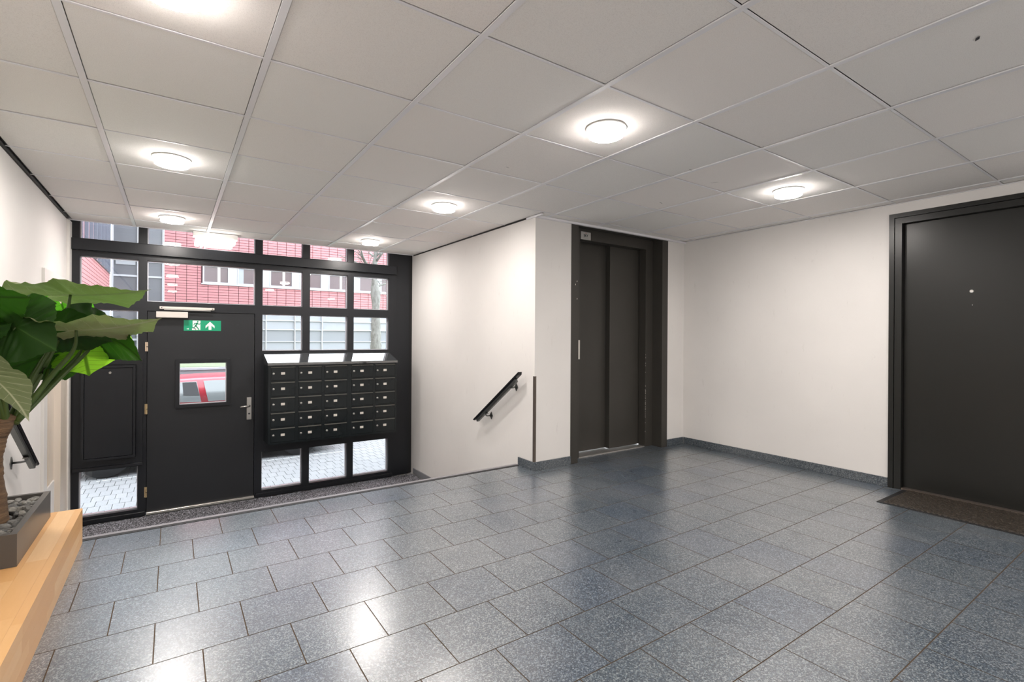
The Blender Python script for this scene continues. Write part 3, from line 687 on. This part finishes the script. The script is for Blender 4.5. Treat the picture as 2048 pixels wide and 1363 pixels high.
# ------------------------------------------------------------------ planter
PX0, PX1, PY0, PY1, PZ0, PZ1 = XL + .008, -.525, 2.84, 3.525, BZ + .001, BZ + .136
pl = empty('planter', ((PX0 + PX1) / 2, (PY0 + PY1) / 2, PZ0), label='long brown metal trough planter filled with grey gravel on the bench', cat='planter')
t = .024; b = MB()
b.box(PX0, PX0 + t, PY0, PY1, PZ0, PZ1, ); b.box(PX1 - t, PX1, PY0, PY1, PZ0, PZ1); b.box(PX0 + t, PX1 - t, PY0, PY0 + t, PZ0, PZ1); b.box(PX0 + t, PX1 - t, PY1 - t, PY1, PZ0, PZ1)
b.build('trough', 'planter', pl)
B('soil', 'soil', pl, PX0 + t, PX1 - t, PY0 + t, PY1 - t, PZ0, PZ1 - .045)
stones = []
for k in range(6):
    bm = bmesh.new(); bmesh.ops.create_icosphere(bm, subdivisions=2, radius=1)
    rr = random.Random(k)
    dirs = [Vector((rr.gauss(0, 1), rr.gauss(0, 1), rr.gauss(0, 1))).normalized() for _ in range(9)]; cuts = [rr.uniform(.55, .85) for _ in dirs]
    for v in bm.verts:
        for dd, cc in zip(dirs, cuts):
            e = v.co.dot(dd) - cc
            if e > 0: v.co -= dd * e
        v.co = Vector((v.co.x, v.co.y * .8, v.co.z * .62))
    me = bpy.data.meshes.new('stone'); bm.to_mesh(me); bm.free(); me.materials.append(M['gravel']); stones.append(me)
rr = random.Random(2)
for k in range(190):
    s_ = rr.uniform(.015, .026); x = rr.uniform(PX0 + t + .012, PX1 - t - .012); y = rr.uniform(PY0 + t + .012, PY1 - t - .012)
    if (x + .655) ** 2 + (y - 3.1) ** 2 < .04 ** 2: continue
    o = link('stone', rr.choice(stones), pl); o.location = (x, y, PZ1 - .040 + rr.uniform(.0, .022)); o.scale = (s_ * 1.25, s_, s_)
    o.rotation_euler = (rr.uniform(-.4, .4), rr.uniform(-.4, .4), rr.uniform(0, 6.3))

# ------------------------------------------------------------------ plant
pt = empty('potted_plant', (-.655, 3.1, PZ1 - .04), label='tall large-leaved green plant with a ringed brown trunk in the trough', cat='plant')
tr = [(-.662, 3.10, PZ1 - .05), (-.664, 3.10, .40), (-.672, 3.10, .52), (-.668, 3.10, .62), (-.650, 3.11, .70), (-.622, 3.12, .775), (-.61, 3.12, .80)]
pts = []; rad = []
for a, b in zip(tr, tr[1:]):
    for k in range(8):
        f = k / 8; p = Vector(a).lerp(Vector(b), f); pts.append(p)
        base = {0: .062}.get(0)
        hgt = p.z; r = .062 - .022 * max(0, min(1, (hgt - .35) / .45)); r *= 1 + .05 * math.sin(hgt * 150) ** 8 + .02 * math.sin(hgt * 61); rad.append(r)
MB().tube(pts, rad, 16).build('trunk', 'bark', pt, True)
OUT = [(0, 1.0), (1.2, .945), (3, .90), (6, .85), (11, .79), (19, .725), (30, .65), (45, .58), (62, .53), (80, .50), (100, .49), (120, .50), (140, .54), (155, .56), (166, .47), (174, .26), (180, .10)]
def Rr(deg):
    deg = abs(deg)
    for (a, ra), (b, rb) in zip(OUT, OUT[1:]):
        if a <= deg <= b: return ra + (rb - ra) * (deg - a) / (b - a)
    return .1
def leaf(Bp, T, nrm, width, m_, droop=.15, fold=.25, rip=.012, pet=None, name='leaf', seed=0, curl=0.0, lab=None):
    Bp, T = Vector(Bp), Vector(T); L = (T - Bp).length; ex = (T - Bp).normalized(); nz = Vector(nrm); nz = (nz - ex * nz.dot(ex)).normalized(); ey = nz.cross(ex)
    rnd = random.Random(seed); nA, nR = 72, 10; me = bpy.data.meshes.new(name); vs = []; uv = []; fs = []
    ph = rnd.uniform(0, 6)
    vs.append((0, 0, 0)); uv.append((0, .5))
    for r_ in range(1, nR + 1):
        for a_ in range(nA):
            tt = -1 + 2 * a_ / nA; deg = math.copysign(180 * abs(tt) ** 1.7, tt); th = math.radians(deg); rr_ = Rr(deg) * r_ / nR
            u_ = rr_ * math.cos(th); v_ = rr_ * math.sin(th)          # in leaf lengths, natural width about 1.0
            x = u_ * L; y = v_ * width
            edge = (r_ / nR) ** 2
            pleat = math.sin((u_ - abs(v_) * .62) * 7 * 2 * math.pi) * .35 * rip * min(1, abs(v_) * 5)
            wave = math.sin(th * 5 + ph) * edge * rip + math.sin(th * 11 + ph * 2) * edge * rip * .5
            z = fold * abs(y) - curl * (abs(v_) ** 2) * width - droop * L * (max(u_, 0) ** 2) - droop * .5 * L * (min(u_, 0) ** 2) * 1.5 + pleat + wave
            z = z + droop * L * max(u_, 0)   # keep the tip on target
            vs.append((x, y, z)); uv.append((u_, v_ * .9 + .5))
    for a_ in range(nA): fs.append((0, 1 + a_, 1 + (a_ + 1) % nA))
    for r_ in range(1, nR):
        o0 = 1 + (r_ - 1) * nA; o1 = o0 + nA
        for a_ in range(nA): b_ = (a_ + 1) % nA; fs.append((o0 + a_, o1 + a_, o1 + b_, o0 + b_))
    R3 = Matrix((ex, ey, nz)).transposed()
    vs = [Bp + R3 @ Vector(p) for p in vs]
    vs = [(max(p.x, XL + .012 + .01 * math.sin(p.z * 40)), p.y, p.z) for p in vs]
    me.from_pydata(vs, [], fs); ul = me.uv_layers.new(name='UVMap')
    for l in me.loops: ul.data[l.index].uv = uv[l.vertex_index]
    me.materials.append(M[m_]); me.shade_smooth(); o = link(name, me, pt)
    if lab: o['label'] = lab
    if pet:
        pp = [Vector(p) for p in pet] + [Bp]; fine = []
        for i in range(len(pp) - 1):
            p0, p1, p2, p3 = pp[max(i - 1, 0)], pp[i], pp[i + 1], pp[min(i + 2, len(pp) - 1)]
            for k in range(6):
                t = k / 6; fine.append(.5 * ((2 * p1) + (-p0 + p2) * t + (2 * p0 - 5 * p1 + 4 * p2 - p3) * t * t + (-p0 + 3 * p1 - 3 * p2 + p3) * t ** 3))
        fine.append(pp[-1]); K = len(fine)
        st_ = MB().tube(fine, [.014 - .0085 * k / (K - 1) for k in range(K)], 8).build('petiole', 'petiole', pt, True)
        # midrib on the underside of the leaf
    return o
CR = (-.612, 3.12, .74)
leaf((-.66, 2.85, 1.30), (-.475, 2.72, 1.285), (0.0, 1, .75), .34, 'leaf', .1, .05, .016, [CR, (-.65, 3.06, 1.0)], seed=1)
leaf((-.416, 3.25, 1.348), (-.085, 3.0, 1.388), (-.02, .21, 1), .48, 'leafpale', -.14, .02, .013, [(-.59, 3.12, .76), (-.50, 3.2, 1.0), (-.44, 3.25, 1.2)], seed=2, lab='pale green leaf seen from below, topmost')
leaf((-.546, 2.9, 1.182), (-.41, 2.80, 1.085), (-.15, 1, .15), .33, 'leaf', .1, .05, .014, [CR, (-.60, 3.0, .92), (-.59, 2.95, 1.05)], seed=3)
leaf((-.486, 3.55, 1.30), (-.455, 3.62, 1.14), (.1, 1, .2), .26, 'leafmid', .05, .04, .006, None, seed=4, lab='small bright green leaf behind a petiole')
leaf((-.37, 3.05, 1.172), (-.04, 2.8, 1.232), (.0, .20, 1), .46, 'leafpale', -.14, .03, .014, [(-.58, 3.12, .76), (-.47, 3.12, .95), (-.385, 3.1, 1.08)], seed=5, lab='pale striped leaf seen from below, reaching furthest right')
leaf((-.33, 3.35, 1.165), (-.115, 3.1, 1.025), (.35, .9, .6), .30, 'leaf', .22, .08, .012, [(-.585, 3.12, .75), (-.45, 3.3, .95), (-.36, 3.36, 1.07)], seed=6)
leaf((-.388, 3.40, 1.10), (-.358, 3.38, .935), (.05, 1, .15), .42, 'leaflime', .05, .04, .006, [(-.585, 3.12, .75), (-.48, 3.35, .93), (-.40, 3.40, 1.05)], seed=7, lab='bright lime green leaf lit from behind')
leaf((-.53, 3.35, 1.04), (-.66, 3.2, .965), (0, .8, .35), .26, 'leaf', .15, .1, .01, [CR, (-.57, 3.2, .9)], seed=8)
leaf((-.60, 2.72, 1.01), (-.452, 2.62, .815), (.75, -.45, .35), .24, 'leafgrey', .25, .12, .006, [CR, (-.625, 2.95, .95), (-.62, 2.8, 1.0)], seed=9, lab='greyish green drooping leaf in front of the trunk top')
leaf((-.447, 3.2, 1.160), (-.25, 3.3, 1.115), (-.1, .8, .5), .26, 'leaf', .12, .08, .012, [(-.59, 3.12, .75), (-.52, 3.15, .98)], seed=10)
leaf((-.52, 3.45, 1.02), (-.40, 3.40, 1.07), (0, .9, .3), .26, 'leaf', .1, .1, .01, [CR, (-.53, 3.3, .88)], seed=11)
leaf((-.68, 2.95, 1.18), (-.60, 2.7, 1.09), (-.3, .9, .4), .26, 'leaf', .2, .15, .012, [CR, (-.65, 3.05, .98)], seed=12)

# ================================================================== outdoors
gr = B('street', 'paverbase', None, -14, 16, YE + .11, 11.5, ZG - .2, ZG - .02); tag(gr, 'paved forecourt outside the entrance', 'ground', kind='structure')
pm = MB().box(-.0515, .0515, -.1035, .1035, -.018, 0, bev=.002).mesh('paver', 'paver')
pav = []
for i in range(-40, 60):
    for j in range(0, 24):
        x = i * .107 + (.053 if j % 2 else 0); y = YE + .22 + j * .211
        pav.append((x, y))
def vis(p):   # nearest pavers seen through the lower panes
    x, y = p; return (x - (-.1 - (y - 6.2) * .35)) > -.55 and (-.9 < x < 3.4)
near = sorted([p for p in pav if vis(p)], key=lambda p: p[0] ** 2 + p[1] ** 2)[:300]; ns = set(near); rest = MB()
for p in near: link('paver', pm, gr, (p[0], p[1], ZG + random.uniform(-.002, .001)))
for p in pav:
    if p not in ns: rest.box(p[0] - .0505, p[0] + .0505, p[1] - .1025, p[1] + .1025, ZG - .018, ZG)
rest.build('paver_rest', 'paver', gr)['kind'] = 'stuff'
# facade plinth so the building has an outside face
tag(B('facade_outer', 'concrete', None, XL - 4, XL - .0, YE + .11, YE + .3, ZG, 5), 'outside wall left of the entrance', 'wall', kind='structure')
tag(B('facade_outer', 'concrete', None, XP, XP + 6, YE + .31, YE + .45, ZG, 5), 'outside wall right of the entrance', 'wall', kind='structure')
# retaining wall and grass
rw = empty('retaining_wall', (0, 11.6, ZG), label='low grey block retaining wall behind the red car', cat='wall')
for i in range(-8, 14): B('wall_block', 'retain', rw, i * .9 + .004, (i + 1) * .9 - .004, 11.5, 11.7, ZG - .02, .475)
B('coping', 'facadew', rw, -7.2, 12.6, 11.47, 11.73, .476, .515)
gm = MB(); gm.prism([(11.74, ZG), (11.74, .525), (19.9, .525), (19.9, ZG)], 'x', -1.5, 14); tag(gm.build('lawn', 'grass'), 'pale green grass bank behind the retaining wall', 'grass', kind='stuff')
# tree
tt = empty('tree', (4.35, 12.6, .38), label='pale bare-branched street tree outside the right-hand panes', cat='tree')
tp = [(4.34, 12.6, .5265), (4.35, 12.6, .9), (4.345, 12.6, 1.6), (4.34, 12.6, 2.1), (4.31, 12.6, 2.5), (4.30, 12.6, 2.9), (4.33, 12.6, 3.3), (4.36, 12.6, 4.2), (4.33, 12.6, 5.5)]
fine = []; rad = []
for a, b in zip(tp, tp[1:]):
    for k in range(5):
        p = Vector(a).lerp(Vector(b), k / 5); fine.append(p); z = p.z
        rad.append(max(.04, .165 - .035 * z + (.035 if 2.0 < z < 2.5 else 0) + .01 * math.sin(z * 23)))
MB().tube(fine, rad, 12).build('trunk', 'treebark', tt, True)
rr = random.Random(9)
for k in range(15):
    z = rr.uniform(2.4, 4.6); a = rr.uniform(0, 6.28); L = rr.uniform(.7, 1.6); p = Vector((4.32, 12.6, z)); q = [p]; r0 = [.035]
    d = Vector((math.cos(a), math.sin(a) * .6, rr.uniform(.1, .8))).normalized()
    for s_ in range(5):
        p = p + d * L / 5; d = (d + Vector((rr.uniform(-.3, .3), rr.uniform(-.3, .3), rr.uniform(-.2, .3)))).normalized(); q.append(p); r0.append(.03 * (1 - s_ / 5.5))
    mb = MB().tube(q, r0, 6)
    for s_ in range(1, 5):
        p2 = q[s_]; e2 = p2 + Vector((rr.uniform(-.4, .4), rr.uniform(-.2, .2), rr.uniform(-.1, .45))); mb.tube([p2, (p2 + e2) / 2 + Vector((0, 0, .04)), e2], [.012, .009, .004], 5)
    mb.build('branch', 'treebark', tt, True)

# car ------------------------------------------------------------
car = empty('car', (.6, 9.1, ZG), label='small red hatchback parked outside, seen through the door window', cat='car')
YN_, YFAR = 8.32, 9.92; cx0 = .55
def carloft(name, m_, secs, par, smooth=True):
    """secs: (x, [(y,z)...]) rings"""
    mb = MB(); rings = [[mb.bm.verts.new((x, y, z)) for y, z in r] for x, r in secs]; k = len(rings[0])
    for a, b in zip(rings, rings[1:]):
        for i in range(k): mb.bm.faces.new([a[i], a[(i + 1) % k], b[(i + 1) % k], b[i]])
    mb.bm.faces.new(rings[0]); mb.bm.faces.new(rings[-1][::-1]); return mb.build(name, m_, par, smooth)
def ring(hw, z0, z1, tuck=.06):
    c = (YN_ + YFAR) / 2
    return [(c - hw + tuck, z0), (c - hw, z0 + .12), (c - hw - .0, (z0 + z1) / 2), (c - hw + .03, z1 - .06), (c - hw + .10, z1), (c + hw - .10, z1), (c + hw - .03, z1 - .06), (c + hw, (z0 + z1) / 2), (c + hw, z0 + .12), (c + hw - tuck, z0)]
G = ZG
low = [(-1.50, ring(.62, G + .28, G + .62)), (-1.42, ring(.74, G + .20, G + .70)), (-1.1, ring(.79, G + .18, G + .80)), (-.75, ring(.80, G + .18, G + .87)), (-.35, ring(.80, G + .17, G + .92)), (.6, ring(.80, G + .17, G + .93)), (1.3, ring(.80, G + .17, G + .94)), (1.9, ring(.80, G + .18, G + .95)), (2.2, ring(.77, G + .20, G + .93)), (2.32, ring(.68, G + .28, G + .86))]
body = carloft('body', 'carred', low, car)
c = (YN_ + YFAR) / 2
def cab(hwb, hwt, zb, zt): return [(c - hwb, zb), (c - hwt, zt - .03), (c - hwt + .06, zt), (c + hwt - .06, zt), (c + hwt, zt - .03), (c + hwb, zb)]
top = [(-.66, cab(.74, .70, G + .86, G + .90)), (-.34, cab(.75, .60, G + .88, G + 1.17)), (-.08, cab(.75, .58, G + .88, G + 1.23)), (.30, cab(.75, .58, G + .88, G + 1.245)), (1.0, cab(.75, .58, G + .88, G + 1.255)), (1.6, cab(.75, .57, G + .88, G + 1.23)), (1.95, cab(.73, .56, G + .88, G + 1.16)), (2.18, cab(.70, .62, G + .86, G + .93))]
carloft('cabin', 'carred', top, car)
def sidewin(pts, name='side_window'):
    mb = MB(); vs = []
    for (x, z) in pts:
        f = (z - (G + .88)) / (.36); y = c - .75 + .165 * max(0, min(1, f)) - .012; vs.append((x, y, z))
    mb.bm.faces.new([mb.bm.verts.new(v) for v in vs]); r = bmesh.ops.extrude_face_region(mb.bm, geom=mb.bm.faces[:])
    for v in [g_ for g_ in r['geom'] if isinstance(g_, bmesh.types.BMVert)]: v.co.y += .01
    return mb.build(name, 'carglass', car)
sidewin([(-.46, G + .935), (.345, G + .92), (.29, G + 1.205), (-.06, G + 1.195), (-.28, G + 1.11)])
sidewin([(.13, G + 1.02), (.325, G + 1.01), (.285, G + 1.195), (.12, G + 1.195)], 'seat_behind_glass').data.materials[0] = M['headrest']; bpy.data.objects['seat_behind_glass'].location.y -= .006
sidewin([(.43, G + .92), (1.18, G + .93), (1.16, G + 1.22), (.375, G + 1.21)])
sidewin([(1.24, G + .93), (1.90, G + .95), (1.74, G + 1.16), (1.22, G + 1.215)])
ws = MB(); ws.poly([(-.60, c - .62, G + .93), (-.60, c + .62, G + .93), (-.31, c + .52, G + 1.19), (-.31, c - .52, G + 1.19)]); wo = ws.build('windscreen', 'carglass', car); wo.location.x -= .02
wh = MB().lathe([(.16, .0), (.27, .0), (.285, .03), (.285, .15), (.27, .18), (.16, .18)], (0, 0, 0), 'y', 24).mesh('wheel', 'tyre', True)
rm = MB().lathe([(.05, -.004), (.13, -.002), (.165, .006), (.165, .06)], (0, 0, 0), 'y', 20).mesh('rim', 'rim', True)
for x in (-.72, 1.66):
    for y, s_ in ((YN_ - .01, 1), (YFAR - .17, 1)):
        o = link('wheel', wh, car, (x, y, G + .285)); p = bpy.data.objects.new('rim', rm); C.objects.link(p); p.parent = o
B('sill_trim', 'tyre', car, -.3, 1.33, YN_ + .01, YN_ + .1, G + .14, G + .22)
B('underbody', 'tyre', car, -1.1, 2.15, YN_ + .1, YFAR - .1, G + .13, G + .2)
B('door_handle', 'carred', car, .95, 1.1, YN_ - .02, YN_ + .02, G + .76, G + .785, bev=.004)
B('head_lamp', 'clearlamp', car, -1.45, -1.30, YN_ + .06, YN_ + .3, G + .58, G + .70, bev=.02)
B('tail_lamp', 'redlamp', car, 2.18, 2.30, YN_ + .06, YN_ + .2, G + .62, G + .86, bev=.02)
B('wing_mirror', 'carred', car, -.08, .04, YN_ - .12, YN_ + .03, G + .90, G + 1.0, bev=.02)

# building ------------------------------------------------------------
bd = empty('office_building', (4, 20.2, .3), label='red panel clad office building across the street with a pale ground floor', cat='building')
YB_ = 20.0
B('core', 'joint', bd, -.24, 14, YB_ + .05, YB_ + .6, .2, 8.5)
def cladding(x0, x1, z0, z1, fn, name):
    mb = MB(); pw, phh = .31, .0935; z = z0
    while z < z1 - .02:
        x = x0
        while x < x1 - .02:
            fn(mb, x + .008, min(x + pw, x1) - .008, z + .007, min(z + phh, z1) - .007); x += pw
        z += phh
    o = mb.build(name, 'clad', bd); o['kind'] = 'stuff'
ff = lambda mb, a, b, z0, z1: mb.box(a, b, YB_ + .025, YB_ + .05, z0, z1)
cladding(-.24, 13.5, 2.08, 2.90, ff, 'cladding'); cladding(-.24, .80, 2.90, 3.60, ff, 'cladding'); cladding(-.24, 13.5, 3.60, 6.6, ff, 'cladding')
B('sill_band', 'facadew', bd, .80, 13.5, YB_ - .02, YB_ + .049, 2.90, 2.945)
B('lintel_band', 'facadew', bd, .80, 13.5, YB_ + .0, YB_ + .049, 3.565, 3.60)
for i in range(12):
    x = .84 + i * 1.04
    wn = MB(); ringprism(wn, x, x + .80, 2.95, 3.56, .045, YB_ - .01, YB_ + .045); wo = wn.build('window', 'facadew', bd)
    B('pane', 'facadev', wo, x + .045, x + .755, YB_ + .02, YB_ + .03, 2.995, 3.515)
    B('pier', 'facadew', bd, x + .802, x + 1.038, YB_ + .005, YB_ + .05, 2.946, 3.564)
    if i % 2: B('blind', 'facade', wo, x + .05, x + .20, YB_ + .012, YB_ + .018, 3.0, 3.51)
    else: B('blind', 'cream', wo, x + .44, x + .52, YB_ + .012, YB_ + .018, 3.0, 3.51)
for i in range(12):
    for k, (z0, z1) in enumerate(((.3, .92), (.95, 1.36), (1.39, 1.70), (1.73, 2.05))):
        x = .85 + i * .98; B('ground_panel', 'facade' if k != 1 else 'retain', bd, x + .02, x + .96, YB_ + .03, YB_ + .049, z0, z1)
    B('mullion', 'facadew', bd, x - .018, x + .018, YB_ - .03, YB_ + .049, .3, 2.07)
for z in (.935, 1.375, 1.715, 2.06): B('rail', 'facadew', bd, .83, 12.8, YB_ - .02, YB_ + .0495, z - .015, z + .015)
B('ground_panel', 'facade', bd, -.24, .83, YB_ + .03, YB_ + .049, .3, 2.07)
# grey stair block
B('stair_block', 'facadeg', bd, -1.6, -.25, YB_ + .12, YB_ + .5, .2, 8.5)
for z in (1.0, 2.02, 3.05, 3.55, 4.05, 5.0, 6.0): B('rail', 'facadew', bd, -1.6, -.25, YB_ + .08, YB_ + .119, z - .03, z + .03)
for x in (-1.58, -.93, -.27): B('mullion', 'facadew', bd, x - .025, x + .025, YB_ + .06, YB_ + .1195, .3, 8.0)
for z in (3.6, 2.5): B('louvre', 'facade', bd, -1.5, -1.0, YB_ + .09, YB_ + .118, z - .2, z - .05)
# side wing
wg = empty('side_wing', (-2, 17, 0), label='red clad wing with slate window strips left of the street', cat='building')
bdx, bd = bd, wg
B('core', 'joint', wg, -2.2, -1.66, 9.5, 20.2, 0, 8.5)
fw = lambda mb, a, b, z0, z1: mb.box(-1.66, -1.63, a, b, z0, z1)
cladding(9.5, 19.95, 1.95, 3.05, fw, 'cladding')
B('ground_panel', 'facadew', wg, -1.66, -1.62, 9.5, 19.95, .1, 1.9)
for i in range(13):
    y = 9.7 + i * .8
    B('window', 'facadev', wg, -1.66, -1.65, y + .08, y + .5, 3.07, 7.5)
    B('fin', 'fin', wg, -1.66, -1.56, y, y + .07, 3.06, 7.5)
    B('fin', 'fin', wg, -1.66, -1.60, y + .30, y + .36, 3.06, 7.5)
    B('cladding', 'clad', wg, -1.66, -1.63, y + .52, y + .78, 3.06, 7.5)
B('sill_band', 'fin', wg, -1.66, -1.6, 9.5, 19.95, 3.052, 3.07)
